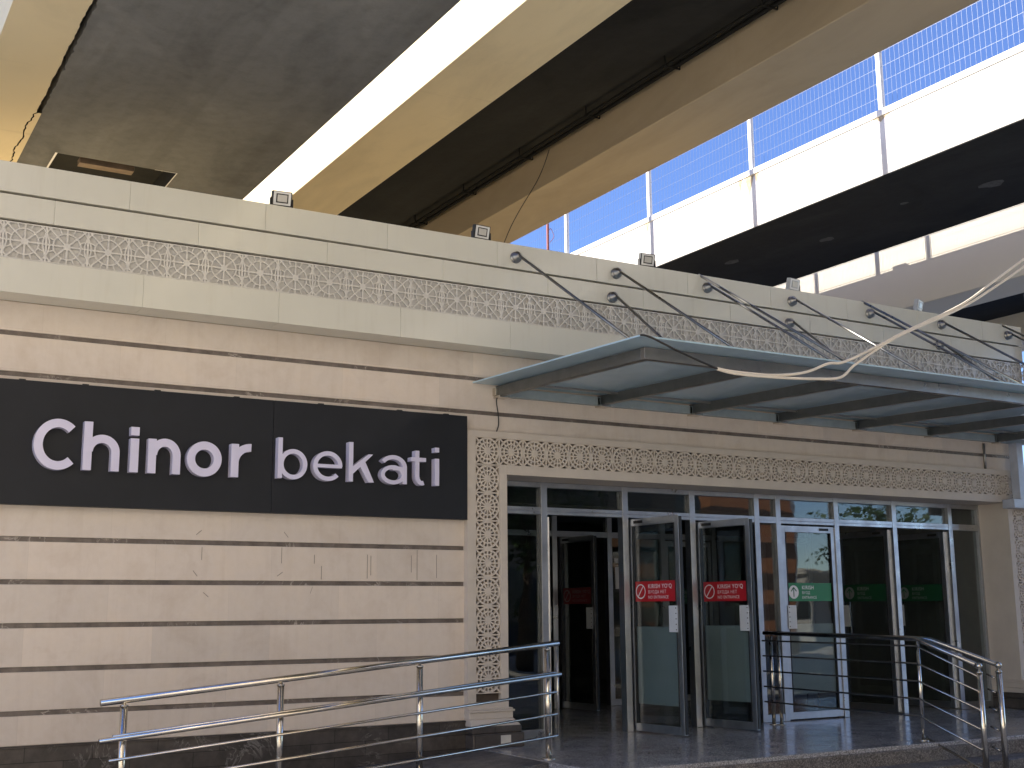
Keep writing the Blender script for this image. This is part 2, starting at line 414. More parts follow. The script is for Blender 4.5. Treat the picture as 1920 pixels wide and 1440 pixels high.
# scuffs and pencil ticks left on the stone beside the portal
for x, z0, z1 in ((3.07,1.72,1.83),(3.79,1.70,1.84),(4.10,1.70,1.78),(4.17,1.56,1.68),(4.62,1.57,1.79),(4.655,1.60,1.78),(5.07,1.63,1.79),(5.13,1.56,1.84),(5.335,1.58,1.80)):
    k = PB(); k.box(x, x+.005, 10.5672, 10.57, z0, z1); bpart(k, 'pencil_tick', M['ink'])
for x, z, a in ((3.04,1.95,40),(3.02,1.60,-50),(3.12,1.42,-40),(3.78,1.60,35),(3.83,1.95,-50),(4.08,1.46,70)):
    c, s_ = math.cos(R(a))*.03, math.sin(R(a))*.03
    k = PB(); k.hexa([(x-c,10.5672,z-s_),(x+c,10.5672,z+s_),(x+c,10.57,z+s_),(x-c,10.57,z-s_)], [(x-c,10.5672,z-s_+.008),(x+c,10.5672,z+s_+.008),(x+c,10.57,z+s_+.008),(x-c,10.57,z-s_+.008)]); bpart(k, 'scuff_mark', M['ink'])

# side wall, back wall and roof
sw = PB(); sw.box(XR-.3, XR, 10.901, 30, -.3, 4.6); sw.box(XL, XL+.3, 10.901, 30, -.3, 4.6); sw.box(XL, XR, 30, 30.3, -.3, 4.6)
bpart(sw, 'side_wall', M['pale_wall'])
rf = PB(); rf.box(XL, XR, 10.58, 30.3, 4.62, 4.72); bpart(rf, 'roof', M['roof'])
# fascia
fx = [(-4.8+1.2*i) for i in range(20)]
f = PB()
def seg_row(mb, z0, z1, yf, yb, off=0., gap=.0016):
    xs = [x+off for x in fx if -5 < x+off < 13.75]; xs = [-5.] + xs + [13.82]
    for a, b in zip(xs[:-1], xs[1:]):
        mb.box(a+gap/2, b-gap/2, yf, yb, z0, z1)
seg_row(f, 3.816, 4.098, 10.27, 10.569); seg_row(f, 4.428, 4.634, 10.272, 10.40, .45); seg_row(f, 4.652, 4.905, 10.262, 10.40, -.15)
bpart(f, 'fascia', M['panel'], .003)
fb = PB(); fb.box(-5, 13.815, 10.315, 10.57, 4.10, 4.72); bpart(fb, 'fascia_core', M['panel_gap'])
lb = PB(); lb.box(-5, 13.815, 10.3045, 10.3146, 4.10, 4.412); bpart(lb, 'lattice_backing', M['lattice_back'])

def fascia_tile(p, h):
    hw, hh = p/2, h/2; P = []
    def add(poly):
        q = clip(poly, -hw, hw, -hh, hh)
        if q: P.append(q)
    wd = .0150
    for cx in (-p, 0, p):
        for r, w_ in ((p*.35, .0125), (p*.60, .0135)):
            for q in arc2(cx, 0, r, r, w_, 0, 360, 40): add(q)
        for i in range(8):
            a = PI/4*i; add(bar2(cx, 0, cx+math.cos(a)*p, math.sin(a)*p, wd))
    for i in range(8):
        a = PI/8+PI/4*i; add(bar2(math.cos(a)*p*.34, math.sin(a)*p*.34, math.cos(a)*p*.49, math.sin(a)*p*.49, .011))
    for sx in (-1, 1):
        add(rect2(sx*hw-.009, -hh, sx*hw+.009, hh))
    add(rect2(-hw, hh-.009, hw, hh)); add(rect2(-hw, -hh, hw, -hh+.009))
    for q in arc2(0, 0, .030, .030, .029, 0, 360, 16): add(q)
    return P
def portal_tile(p):
    hw = p/2; P = []
    def add(poly):
        q = clip(poly, -hw, hw, -hw, hw)
        if q: P.append(q)
    for r, w_ in ((p*.49, .019), (p*.33, .016)):
        for q in arc2(0, 0, r, r, w_, 0, 360, 40): add(q)
    for i in range(12):
        a = PI/6*i; add(bar2(0, 0, math.cos(a)*p*.33, math.sin(a)*p*.33, .015))
    for i in range(16):
        a = PI/8*i; add(bar2(math.cos(a)*p*.31, math.sin(a)*p*.31, math.cos(a)*p*.48, math.sin(a)*p*.48, .015))
    for i in range(4):
        a = PI/4+PI/2*i; add(bar2(math.cos(a)*p*.46, math.sin(a)*p*.46, math.cos(a)*p*.75, math.sin(a)*p*.75, .016))
    add(rect2(-hw,-hw,-hw+.008,hw)); add(rect2(hw-.008,-hw,hw,hw)); add(rect2(-hw,-hw,hw,-hw+.008)); add(rect2(-hw,hw-.008,hw,hw))
    for q in arc2(0, 0, .036, .036, .035, 0, 360, 16): add(q)
    return P
def tiles(name, tile, positions, mats, y, hw):
    vs, fs = tile; mb = PB()
    for (cx, cz) in positions:
        n = len(mb.v); mb.v += [(x+cx, yy+y, z+cz) for x, yy, z in vs]; mb.f += [tuple(i+n for i in f_) for f_ in fs]
        mb.m += [0]*len(fs); mb.sm += [False]*len(fs)
    return bpart(mb, name, mats)
pt, ph = .331, .308
e = 1e-4
ft = union_mesh(fascia_tile(pt, ph), 0, .011, lambda a, b: (abs(abs(a.x)-pt/2) < e and abs(abs(b.x)-pt/2) < e))
tiles('lattice_band', ft, [(1.766+.331*i, 4.255) for i in range(-14, 37)], M['lattice_metal'], 10.281, 0)

# portal
YP = 10.50
po = PB()
X0, X1 = 5.637, 14.03
po.box(X0, X1, YP, 10.9, 2.957, 3.02)                     # outer border, top
po.box(X0, 5.727, YP, 11.0, .36, 2.957)                   # outer border, left
po.box(6.0, 6.083, YP, 11.06, .36, 2.690)                 # inner border, left
po.box(6.083, 13.57, YP, 11.06, 2.598, 2.690)              # inner border, top
po.box(13.57, 13.653, YP, 11.06, .36, 2.690)              # inner border, right
po.box(13.928, X1, YP, 11.0, .36, 2.957)
po.box(5.727, 6.0, YP, 11.0, .36, .415); po.box(13.653, 13.928, YP, 11.0, .36, .415)
po.box(6.0, 6.083, YP+.001, 11.05, 2.690, 2.692); 
bpart(po, 'portal_frame', M['portal'], .004)
pb = PB(); pb.box(5.7275, 13.9275, 10.552, 10.895, 2.6905, 2.9565); pb.box(5.7275, 5.9995, 10.552, 10.99, .4155, 2.690); pb.box(13.6535, 13.9275, 10.552, 10.99, .4155, 2.690)
bpart(pb, 'lattice_backing', M['recess'])
pp = .2735
pm = union_mesh(portal_tile(pp), 0, .03, None)
pos = [(5.8635+pp*i*1.0003, 2.8235) for i in range(30)]
pos = [(x, z) for x, z in pos if x < 13.93]
for xc in (5.8635, 13.7905): pos += [(xc, 2.8235-.0035-pp*(i+1)) for i in range(8)]
pos = [(x, z) for x, z in pos if z > .50]
tiles('portal_lattice', pm, pos, M['lattice_stone'], 10.506, 0)
# pilaster bases
for a, b in ((5.637, 6.083), (13.57, 14.03)):
    bs = PB()
    for z0, z1, o in ((.345,.36,.03),(.325,.3445,.045),(.262,.3245,.03)):
        bs.box(a-.002, b+o, YP-o, 11.0, z0, z1)
    bs.hexa([(a-.002,YP-.085,.20),(b+.085,YP-.085,.20),(b+.085,11,.20),(a-.002,11,.20)], [(a-.002,YP-.035,.2615),(b+.035,YP-.035,.2615),(b+.035,11,.2615),(a-.002,11,.2615)])
    bpart(bs, 'pilaster_base', M['portal'], .006)
for a, b in ((5.637, 6.083), (13.57, 14.03)):
    bp2 = PB()
    bp2.box(a-.002, b+.09, YP-.09, 11.0, .135, .1995); bp2.box(a-.002, b+.11, YP-.11, 11.0, 0, .1345)
    bpart(bp2, 'pilaster_plinth', M['plinth'], .01)
pc = PB(); pc.box(5.93, 6.04, YP-.1125, YP-.1105, .03, .115); bpart(pc, 'mortar_patch', M['patch'])
# vestibule and hall shell
iv = PB()
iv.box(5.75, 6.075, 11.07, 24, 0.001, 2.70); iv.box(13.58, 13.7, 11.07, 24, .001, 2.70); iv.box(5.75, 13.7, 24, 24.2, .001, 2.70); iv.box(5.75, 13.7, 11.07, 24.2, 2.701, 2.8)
for x in (7.4, 9.5, 11.6): iv.box(x, x+.35, 19, 19.35, .001, 2.70)
bpart(iv, 'inner_wall', M['inner'])
# conduit on the wall above the portal
cd = PB(); cd.tube([(13.27,10.555,3.02),(13.27,10.555,3.36)], .016, 8); bpart(cd, 'conduit', M['brushed'])

# ------------------------------------------------------------------ sign
def glyph(ch, x, w, z0, xh, asc, t):
    """returns convex polygons for one letter between x and x+w on baseline z0"""
    P = []; cx = x+w/2
    if ch == 'C':
        h = asc-z0+.012; rz = h/2+.004; rx = w*.545; P += arc2(x+rx, z0+h/2-.006, rx, rz, t, 47, 313, 40)
    elif ch in 'hn':
        P.append(rect2(x, z0, x+t, asc if ch == 'h' else xh)); P.append(rect2(x+w-t, z0, x+w, xh-.135))
        P += arc2(x+w/2+.004, xh-.136, w/2-.004, .143, t, 0, 180, 24)
        P.append(rect2(x+.008, xh-.15, x+t, xh-.06))
    elif ch == 'i':
        P.append(rect2(x, z0, x+w, xh)); P.append(rect2(x, asc-w*1.02, x+w, asc))
    elif ch == 'o': P += arc2(cx, (z0+xh)/2, w/2, (xh-z0)/2+.008, t, 0, 360, 48)
    elif ch == 'r':
        P.append(rect2(x, z0, x+t, xh)); P += arc2(x+w*.99, xh-.165, w*.99, .172, t, 88, 180, 18)
    elif ch == 'b':
        P.append(rect2(x, z0, x+t, asc)); P += arc2(x+w/2+.006, (z0+xh)/2, w/2-.006, (xh-z0)/2+.006, t, 0, 360, 48)
    elif ch == 'e':
        P += arc2(cx, (z0+xh)/2, w/2, (xh-z0)/2+.006, t, 0, 318, 44); P.append(rect2(x+t*.6, (z0+xh)/2-t*.36, x+w-.004, (z0+xh)/2+t*.42))
    elif ch == 'k':
        P.append(rect2(x, z0, x+t, asc)); m = z0+(xh-z0)*.42
        P.append([(x+t*.8,m-.045),(x+t*.8,m+.028),(x+w-t*1.35,xh),(x+w-.012,xh)])
        P.append([(x+t+.055,m+.06),(x+t+.115,m+.09),(x+w,z0),(x+w-t*1.3,z0)])
    elif ch == 'a':
        P.append(rect2(x+w-t, z0, x+w, xh-.10)); P += arc2(x+w*.47, xh-.108, w*.53, .115, t*.95, 0, 148, 22)
        P += arc2(x+w*.47, z0+.083, w*.47, .09, t*.9, 0, 360, 32); P.append(rect2(x+w*.45, z0+.125, x+w-.01, z0+.125+t*.85))
    elif ch == 't':
        s_ = x+w*.26; P.append(rect2(s_, z0+.09, s_+t, asc-.035)); P.append(rect2(x, xh-t*.9, x+w*.9, xh)); P += arc2(s_+w*.40, z0+.093, w*.40, .098, t, 180, 292, 16)
    return P
SG = empty('station_sign', (3.45, 10.52, 2.645)); SO = Vector((3.45, 10.52, 2.645))
tag(SG, 'long charcoal sign panel with raised white letters on the stone wall', 'sign')
for a, b in ((1.0, 3.653), (3.656, 5.63)):
    q = PB(); q.box(a, b, 10.485, 10.566, 2.137, 3.150); q.build('sign_panel', M['sign'], SG, .003, off=SO)
for x in (1.5, 2.0, 2.6, 3.3, 4.1, 4.9, 5.4):
    bx = PB(); bx.box(x, x+.05, 10.53, 10.568, 3.1505, 3.166); bx.build('mounting_bracket', M['black'], SG, off=SO)
LET = [('C',1.622,.345,2.43,2.722,2.828,.070),('h',2.010,.292,2.43,2.722,2.832,.068),('i',2.388,.070,2.43,2.715,2.812,.078),('n',2.536,.275,2.43,2.722,2.83,.068),
       ('o',2.866,.303,2.43,2.718,2.83,.070),('r',3.252,.176,2.43,2.722,2.83,.068),('b',3.678,.276,2.442,2.702,2.806,.041),('e',4.010,.283,2.442,2.702,2.8,.040),
       ('k',4.356,.252,2.442,2.702,2.806,.042),('a',4.678,.265,2.442,2.702,2.8,.042),('t',4.984,.176,2.442,2.700,2.80,.042),('i',5.238,.044,2.442,2.700,2.806,.055)]
for ch, x, w_, z0, xh, asc, t in LET:
    vs, fs = union_mesh(glyph(ch, x, w_, z0, xh, asc, t), 10.408, 10.484)
    mb = PB(); mb.v = vs; mb.f = fs; mb.m = [0]*len(fs); mb.sm = [False]*len(fs)
    mb.build('letter', M['letter'], SG, off=SO)

# ------------------------------------------------------------------ entrance
def text_mesh(txt, size, bold=0., font_w=1.):
    cu = bpy.data.curves.new('t', 'FONT'); cu.body = txt; cu.size = size; cu.offset = bold; cu.space_character = 1.12; cu.resolution_u = 3
    o = bpy.data.objects.new('t', cu); COL.objects.link(o)
    dg = bpy.context.evaluated_depsgraph_get(); me = bpy.data.meshes.new_from_object(o.evaluated_get(dg))
    vs = [(v.co.x*font_w, v.co.y) for v in me.vertices]; fs = [tuple(p.vertices) for p in me.polygons]
    bpy.data.objects.remove(o); bpy.data.curves.remove(cu); bpy.data.meshes.remove(me)
    return vs, fs
def add_text(mb, txt, x, z, y, size, mi, bold=0., fw=1.):
    vs, fs = text_mesh(txt, size, bold, fw); n = len(mb.v)
    mb.v += [(a+x, y, b+z) for a, b in vs]; mb.f += [tuple(n+i for i in f_) for f_ in fs]; mb.m += [mi]*len(fs); mb.sm += [False]*len(fs)
def sticker(x0, red, y, z0=1.352, w=.70, h=.212):
    """flat vinyl sticker; mats: 0 ground colour, 1 white, 2 ink"""
    mb = MB(); mb.box(x0, x0+w, y, y+.0015, z0, z0+h, 0); yt = y-.0008
    cx, cz, r = x0+.085 if red else x0+.095, z0+h/2, .078
    if red:
        for q in arc2(cx, cz, r, r, .012, 0, 360, 32): mb.face([(a, yt, b) for a, b in q], 1)
        mb.face([(a, yt-.0004, b) for a, b in bar2(cx-.042, cz-.055, cx+.042, cz+.055, .012)], 1)
        tx = x0+.205
        add_text(mb, "KIRISH YO\u2018Q", tx, z0+.138, yt, .062, 1, .0007, .95); add_text(mb, "\u0412\u0425\u041e\u0414\u0410 \u041d\u0415\u0422", tx, z0+.083, yt, .047, 1, 0, .95); add_text(mb, "NO ENTRANCE", tx, z0+.028, yt, .046, 1, 0, .9)
    else:
        mb.face([(cx+r*math.cos(2*PI*i/32), yt, cz+r*math.sin(2*PI*i/32)) for i in range(32)], 1)
        for j, q in enumerate((bar2(cx, cz-.055, cx, cz+.05, .013), bar2(cx, cz+.055, cx-.042, cz+.008, .013), bar2(cx, cz+.055, cx+.042, cz+.008, .013))):
            mb.face([(a, yt-.0004-.0002*j, b) for a, b in q], 2)
        tx = x0+.225
        add_text(mb, "KIRISH", tx, z0+.138, yt, .062, 1, .0007, .95); add_text(mb, "\u0412\u0425\u041e\u0414", tx, z0+.083, yt, .046, 1, 0, .9); add_text(mb, "ENTRANCE", tx, z0+.028, yt, .046, 1, 0, .9)
    return mb
def door_leaf(parent, hinge, rot, w, red, side, dim=False, ht=2.235):
    """leaf hinged at its local origin; side=+1 leaf extends to local +x, -1 to -x; outer face local -y"""
    sx = lambda a, b: (a, b) if side > 0 else (-b, -a)
    fr = MB(); t = .022; st_ = .062
    def bx_(a, b, z0, z1, tt=t, mi=0):
        p_, q_ = sx(a, b); fr.box(p_, q_, -tt, tt, z0, z1, mi)
    bx_(0, st_, .012, ht); bx_(w-st_, w, .012, ht); bx_(st_, w-st_, .012, .09); bx_(st_, w-st_, ht-.075, ht)
    bx_(w+.0005, w+.012, .02, ht-.01, t*.8, 1); 
    # glazing beads
    bx_(st_+.0005, st_+.012, .0905, ht-.0755, .027, 1); bx_(w-st_-.012, w-st_-.0005, .0905, ht-.0755, .027, 1)
    leaf = fr.build('door_leaf', [M['alu'], M['alu_dark']], parent, .002, loc=hinge, rotz=R(rot))
    gp = MB(); a, b = sx(st_+.002, w-st_-.002); gp.box(a, b, -.004, .004, .0905, ht-.0755); gp.build('glass', M['glass'], leaf)
    sa, sb = sx(st_+.02, st_+.02+min(.70, w-2*st_-.03)); wid = sb-sa
    sk = sticker(sa, red, -.0075, w=wid if wid < .7 else .70)
    if wid < .70:   # squeeze the artwork onto the narrower pane
        k_ = wid/.70; sk.v = [((v[0]-sa)*(k_ if False else 1)+sa, v[1], v[2]) for v in sk.v]
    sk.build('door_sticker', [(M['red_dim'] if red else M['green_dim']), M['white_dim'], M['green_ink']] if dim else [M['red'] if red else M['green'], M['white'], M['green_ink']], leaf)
    if side > 0: pa, pb_ = w-.175, w-.045
    else: pa, pb_ = -(w-.045), -(w-.175)
    pp_ = MB(); pp_.box(pa, pb_, -.0325, -.0275, 1.035, 1.305)
    for i in range(5):
        xx = (pb_-.02 if side > 0 else pa+.02); pp_.lathe((xx, -.0326, 1.06+.055*i), (0,-1,0), [(.007,0),(.006,.004)], 8, 1)
    pp_.build('push_plate', [M['plate'], M['black']], leaf, .001)
    hb = MB(); hx = (w-.09)*side; hb.tube([(hx,.028,.95),(hx,.07,.95),(hx,.07,1.40),(hx,.028,1.40)], .011, 8); hb.build('pull_handle', M['steel'], leaf)
    if not dim:
        fm = MB(); a, b = sx(st_+.014, w-st_-.014); fm.box(a, b, .0045, .0055, .29, 1.09); fm.build('frosted_film', M['film'], leaf)
    cl = MB(); a, b = sx(.10, .24); cl.box(a, b, -.03, -.0225, ht-.05, ht-.02); cl.build('door_closer', M['alu_dark'], leaf)
    return leaf
def front(name, y, xl, xr, mull, sidel, zt, label, zb=0., doors=()):
    T = empty(name, ((xl+xr)/2, y, 0)); tag(T, label, 'entrance'); off = Vector(((xl+xr)/2, y, 0))
    fr = PB(); h = .0375
    for m_ in mull: fr.box(m_-h, m_+h, y-.05, y+.05, .002, zt)
    fr.box(xl, xl+.03, y-.045, y+.045, .002, zt); fr.box(xr-.04, xr, y-.045, y+.045, .002, zt)
    xs = [xl+.03] + [v for m_ in mull for v in (m_-h, m_+h)] + [xr-.04]
    for a, b in zip(xs[::2], xs[1::2]):
        fr.box(a, b, y-.046, y+.046, 2.258, 2.335); fr.box(a, b, y-.0455, y+.0455, 2.542, zt-.002)
        fr.box(a, b, y-.052, y-.0465, 2.290, 2.300)
        if (a, b) and any(a <= s_ <= b for s_ in sidel): fr.box(a, b, y-.046, y+.046, .003, .085)
    fr.build('door_frame', M['alu'], T, .003, off=off)
    for a, b in zip(xs[::2], xs[1::2]):
        tp = PB(); tp.box(a+.001, b-.001, y-.005, y+.005, 2.336, 2.541); tp.build('transom_pane', M['glass'], T, off=off)
        if any(a <= s_ <= b for s_ in sidel):
            sp = PB(); sp.box(a+.001, b-.001, y-.005, y+.005, .086, 2.257); sp.build('side_pane', M['glass'], T, off=off)
    return T, off
YD = 11.0
T, TO = front('glass_entrance', YD, 6.084, 13.569, [6.79,7.83,8.757,9.708,10.04,10.975,11.972,12.998], [6.4,9.87,13.3], 2.597, 'outer aluminium and glass door front with six doors inside the lattice portal')
for hx, hy, rot, w_, red, side, dim in ((6.86,11.01,58,.86,True,1,False),(7.905,10.985,-85,.80,True,1,False),(8.835,10.985,-82,.79,True,1,False),(10.935,10.985,0,.855,False,-1,False),(11.925,11.02,-88,.86,False,-1,True),(12.945,11.02,-86,.86,False,-1,True)):
    door_leaf(T, (hx-TO.x, hy-TO.y, .003), rot, w_, red, side, dim)
I, IO = front('inner_entrance', 14.14, 6.1, 13.56, [7.05,8.0,8.9,9.8,10.72,11.65,12.6], [6.5,7.5,10.2,13.1], 2.62, 'second glass door front in the dark vestibule behind the outer doors')
door_leaf(I, (8.99-IO.x, 14.12-IO.y, .003), -86, .78, True, 1, True)
door_leaf(I, (11.60-IO.x, 14.14-IO.y, .003), 0, .84, False, -1, True)
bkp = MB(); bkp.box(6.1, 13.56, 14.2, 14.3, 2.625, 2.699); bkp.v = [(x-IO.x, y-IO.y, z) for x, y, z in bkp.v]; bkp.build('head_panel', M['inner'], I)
for i, (x, z0, z1, lab) in enumerate(((9.86,1.92,1.98,'small square white paper stuck high on the inner door frame'),(9.87,1.56,1.86,'tall white paper strip stuck on the inner door frame'))):
    n_ = MB(); n_.box(x, x+.07, 14.075, 14.079, z0, z1); tag(n_.build('paper_notice', M['white']), lab, 'paper')
# dim chair standing inside
CH = empty('chair', (12.25, 12.55, .001), R(-25)); tag(CH, 'dark grey upholstered chair standing in the dim vestibule behind the open entrance door', 'chair')
c = MB(); c.hexa([(-.19,.16,.52),(.19,.16,.52),(.19,.21,.52),(-.19,.21,.52)], [(-.24,.22,.92),(.24,.22,.92),(.24,.26,.92),(-.24,.26,.92)]); c.build('backrest', M['upholstery'], CH, .015)
c = MB(); c.box(-.23,.23,-.24,.2,.42,.49); c.build('seat', M['upholstery'], CH, .02)
for x, y in ((-.2,-.2),(.2,-.2),(-.2,.2),(.2,.2)):
    c = MB(); c.tube([(x*1.1,y*1.15,0),(x,y,.43)], .012, 8); c.build('leg', M['black'], CH)
c = MB(); c.tube([(-.17,.2,.44),(-.17,.2,.56)], .011, 8); c.tube([(.17,.2,.44),(.17,.2,.56)], .011, 8); c.build('back_bracket', M['black'], CH)

# ------------------------------------------------------------------ canopy
CN = empty('entrance_canopy', (9.8, 10.57, 3.4)); CO = Vector((9.8, 10.57, 3.4))
tag(CN, 'frosted glass canopy on steel beams hung by rods above the doors', 'canopy')
zc = lambda y: 3.49 - (10.57-y)*.030                      # top of steel
XB = [6.03, 7.26, 8.485, 9.735, 10.99, 12.235, 13.5, 14.75]
YF = 8.05
for i, x in enumerate(XB):
    q = PB(); a, b = x-.035, x+.035
    q.hexa([(a,YF+.061,zc(YF)-.10),(b,YF+.061,zc(YF)-.10),(b,10.565,zc(10.565)-.10),(a,10.565,zc(10.565)-.10)], [(a,YF+.061,zc(YF)),(b,YF+.061,zc(YF)),(b,10.565,zc(10.565)),(a,10.565,zc(10.565))])
    q.build('canopy_beam', M['beam'], CN, .003, off=CO)
    sh = PB(); sh.box(x-.06, x+.06, 10.44, 10.568, zc(10.5)-.125, zc(10.5)-.1025); sh.box(x-.07, x-.04, 10.50, 10.5685, zc(10.5)-.10, zc(10.5)-.02)
    sh.build('wall_bracket', M['steel'], CN, .002, off=CO)
q = PB(); q.hexa([(5.995,YF,zc(YF)-.102),(14.8,YF,zc(YF)-.102),(14.8,YF+.06,zc(YF)-.102),(5.995,YF+.06,zc(YF)-.102)], [(5.995,YF,zc(YF)),(14.8,YF,zc(YF)),(14.8,YF+.06,zc(YF)),(5.995,YF+.06,zc(YF))])
q.build('front_beam', steel('front_beam_steel', (.36,.335,.31), .34), CN, .003, off=CO)
q = PB(); q.box(6.07, 14.8, 10.50, 10.562, 3.383, 3.470); q.build('rear_flashing', simple('flashing_grey', (.30,.36,.385), .4), CN, off=CO)
q = PB(); q.box(6.07, 14.8, 10.18, 10.21, 3.452, 3.472); q.build('rear_bar', M['brushed'], CN, off=CO)
gx = [5.73, 7.26, 9.735, 12.235, 14.9]
for a, b in zip(gx[:-1], gx[1:]):
    q = PB(); y0, y1 = 7.76, 10.566; a2, b2 = a+.003, b-.003
    q.hexa([(a2,y0,zc(y0)+.012),(b2,y0,zc(y0)+.012),(b2,y1,zc(y1)+.012),(a2,y1,zc(y1)+.012)], [(a2,y0,zc(y0)+.026),(b2,y0,zc(y0)+.026),(b2,y1,zc(y1)+.026),(a2,y1,zc(y1)+.026)])
    q.build('glass_panel', M['canopy_glass'], CN, off=CO)
def rod(a, b):
    q = PB(); q.tube([a, b], .0145, 8); q.tube([b, (b[0], b[1], zc(b[1])+.03)], .018, 8); q.build('tie_rod', M['rod'], CN, off=CO)
def anchor(x, z, y=10.262):
    q = PB(); q.lathe((x,y,z), (0,-1,0), [(.060,0),(.060,.012),(.046,.016),(.040,.03),(.054,.034),(.054,.048),(.034,.054),(.030,.078),(.012,.09)], 18)
    q.build('rod_anchor', M['brushed'], CN, off=CO)
for i, x in enumerate(XB[:7]):
    anchor(x+.03, 4.765); rod((x+.03, 10.18, 4.765), (x, 8.20, zc(8.2)+.05))
    if i % 2 == 1: anchor(x-.02, 4.50, 10.272); rod((x-.02, 10.19, 4.50), (x, 8.95, zc(8.95)+.05))
    elif i: rod((x-.04, 10.30, 4.915), (x-.03, 8.05, zc(8.05)+.05))

# ------------------------------------------------------------------ floodlights
FL = empty('floodlight', (3.62, 10.33, 4.906)); 
q = MB(); q.hexa([(-.092,.0,.022),(.092,.0,.022),(.092,.05,.035),(-.092,.05,.035)], [(-.092,-.03,.155),(.092,-.03,.155),(.092,.02,.165),(-.092,.02,.165)]); q.build('housing', M['black'], FL, .004)
def tiltq(x, zf, off):  # point on the tilted front face
    t = (zf-.022)/.133; return (x, -.03*t-off, zf)
q = MB(); q.hexa([tiltq(-.080,.030,.001),tiltq(.080,.030,.001),tiltq(.080,.030,.003),tiltq(-.080,.030,.003)], [tiltq(-.080,.147,.001),tiltq(.080,.147,.001),tiltq(.080,.147,.003),tiltq(-.080,.147,.003)]); q.build('reflector', M['reflector'], FL)
q = MB(); q.hexa([tiltq(-.056,.048,.0035),tiltq(.056,.048,.0035),tiltq(.056,.048,.005),tiltq(-.056,.048,.005)], [tiltq(-.056,.130,.0035),tiltq(.056,.130,.0035),tiltq(.056,.130,.005),tiltq(-.056,.130,.005)]); q.build('bezel', M['black'], FL)
q = MB(); q.hexa([tiltq(-.045,.058,.0055),tiltq(.045,.058,.0055),tiltq(.045,.058,.007),tiltq(-.045,.058,.007)], [tiltq(-.045,.120,.0055),tiltq(.045,.120,.0055),tiltq(.045,.120,.007),tiltq(-.045,.120,.007)]); q.build('lens', M['lens'], FL)
q = MB(); q.box(-.105,.105,-.012,.03,.0,.006); q.box(-.105,-.097,-.012,.03,.0062,.095); q.box(.097,.105,-.012,.03,.0062,.095); q.build('bracket', M['black'], FL)
FLX = [3.62, 5.71, 7.76, 9.88, 11.98]
FLL = ['black floodlight on the fascia above the second sign word, leftmost of the row', 'black floodlight on the fascia left of the first canopy rod', 'black floodlight on the fascia between the second and third canopy rods', 'grey backed floodlight on the fascia in front of the sunlit far bridge strip', 'floodlight near the right end of the fascia, rightmost of the row']
fgrey = simple('grey_housing', (.42,.43,.44), .4)
for i, x in enumerate(FLX):
    o = FL if i == 0 else copy_tree(FL)
    o.location = (x, 10.33, 4.906); o.rotation_euler.z = R([-6,4,-3,8,22][i])
    tag(o, FLL[i], 'floodlight', 'floodlights along the top of the fascia')
    if i >= 3:
        for ch in o.children:
            if ch.name.split('.')[0] in ('housing', 'bezel', 'bracket'):
                ch.data = ch.data.copy(); ch.data.materials[0] = fgrey

# ------------------------------------------------------------------ handrails
RL = empty('ramp_railing', (4, 9.39, -.2)); RO = Vector((4, 9.39, -.2))
tag(RL, 'stainless steel railing with thin bars sloping up along the ramp at left', 'railing')
zr = lambda x: .634+.0888*(x-2.04)
q = PB(); q.tube([(2.03,9.39,zr(2.03)),(5.95,9.39,zr(5.95))], .0255, 16); q.build('handrail', M['steel'], RL, off=RO)
q = PB(); q.tube([(2.02,9.325,zr(2.02)-.262),(5.93,9.325,zr(5.93)-.262)], .0195, 14); q.build('handrail', M['steel'], RL, off=RO)
for dz, x0 in ((.245,2.12),(.412,2.10),(.60,2.10),(.782,2.10)):
    q = PB(); q.tube([(x0,9.355,zr(x0)-dz),(5.91,9.355,zr(5.91)-dz)], .0112, 10); q.build('thin_bar', M['steel'], RL, off=RO)
q = PB(); q.tube([(5.915,9.355,zr(5.9)-.02),(5.915,9.355,zr(5.9)-.785)], .0085, 8); q.build('end_bar', M['steel'], RL, off=RO)
for x in (2.2, 3.39, 4.59, 5.835):
    zb = max(-.345, -.345+.341*(x-1.2)/4.515) if x < 5.715 else 0
    q = PB(); q.tube([(x,9.39,zb),(x,9.39,zr(x)-.045)], .027, 16); q.lathe((x,9.39,zr(x)-.047), (0,0,1), [(.031,0),(.031,.010),(.014,.014),(.010,.03)], 16); q.lathe((x,9.39,zb), (0,0,1), [(.062,.0),(.060,.008),(.03,.012)], 18)
    if zr(x)-.262 > zb: q.tube([(x,9.37,zr(x)-.275),(x,9.325,zr(x)-.275)], .008, 8)
    q.build('post', M['steel'], RL, off=RO)
SR = empty('stair_railing', (9.62, 9.3, 0)); SRO = Vector((9.62, 9.3, 0))
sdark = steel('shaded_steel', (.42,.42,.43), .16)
tag(SR, 'steel railing dividing the entrance platform and running down the right steps', 'railing')
xr_ = 9.62
q = PB(); q.tube([(xr_,10.82,1.0),(xr_,8.62,.968),(xr_,7.93,.735)], .024, 16); q.build('handrail', sdark, SR, off=SRO)
q = PB(); q.tube([(xr_+.03,8.66,.972),(xr_+.12,8.55,.955),(xr_+.27,7.93,.735)], .022, 14); q.build('handrail', sdark, SR, off=SRO)
for z0, z1 in ((.905,.635),(.738,.50),(.57,.335),(.402,.158),(.236,-.025)):
    q = PB(); q.tube([(xr_-.03,10.82,z0+.01),(xr_-.03,8.60,z0-.008),(xr_-.03,7.90,z1)], .0095, 10); q.build('thin_bar', sdark, SR, off=SRO)
    q = PB(); q.tube([(xr_+.25,8.02,z1+.005),(xr_+.25,7.93,z1-.025)], .0095, 8); q.build('thin_bar', sdark, SR, off=SRO)
q = PB(); q.tube([(xr_,8.58,.03),(xr_,7.95,-.20),(xr_,7.6,-.32)], .012, 10); q.build('base_bar', M['steel'], SR, off=SRO)
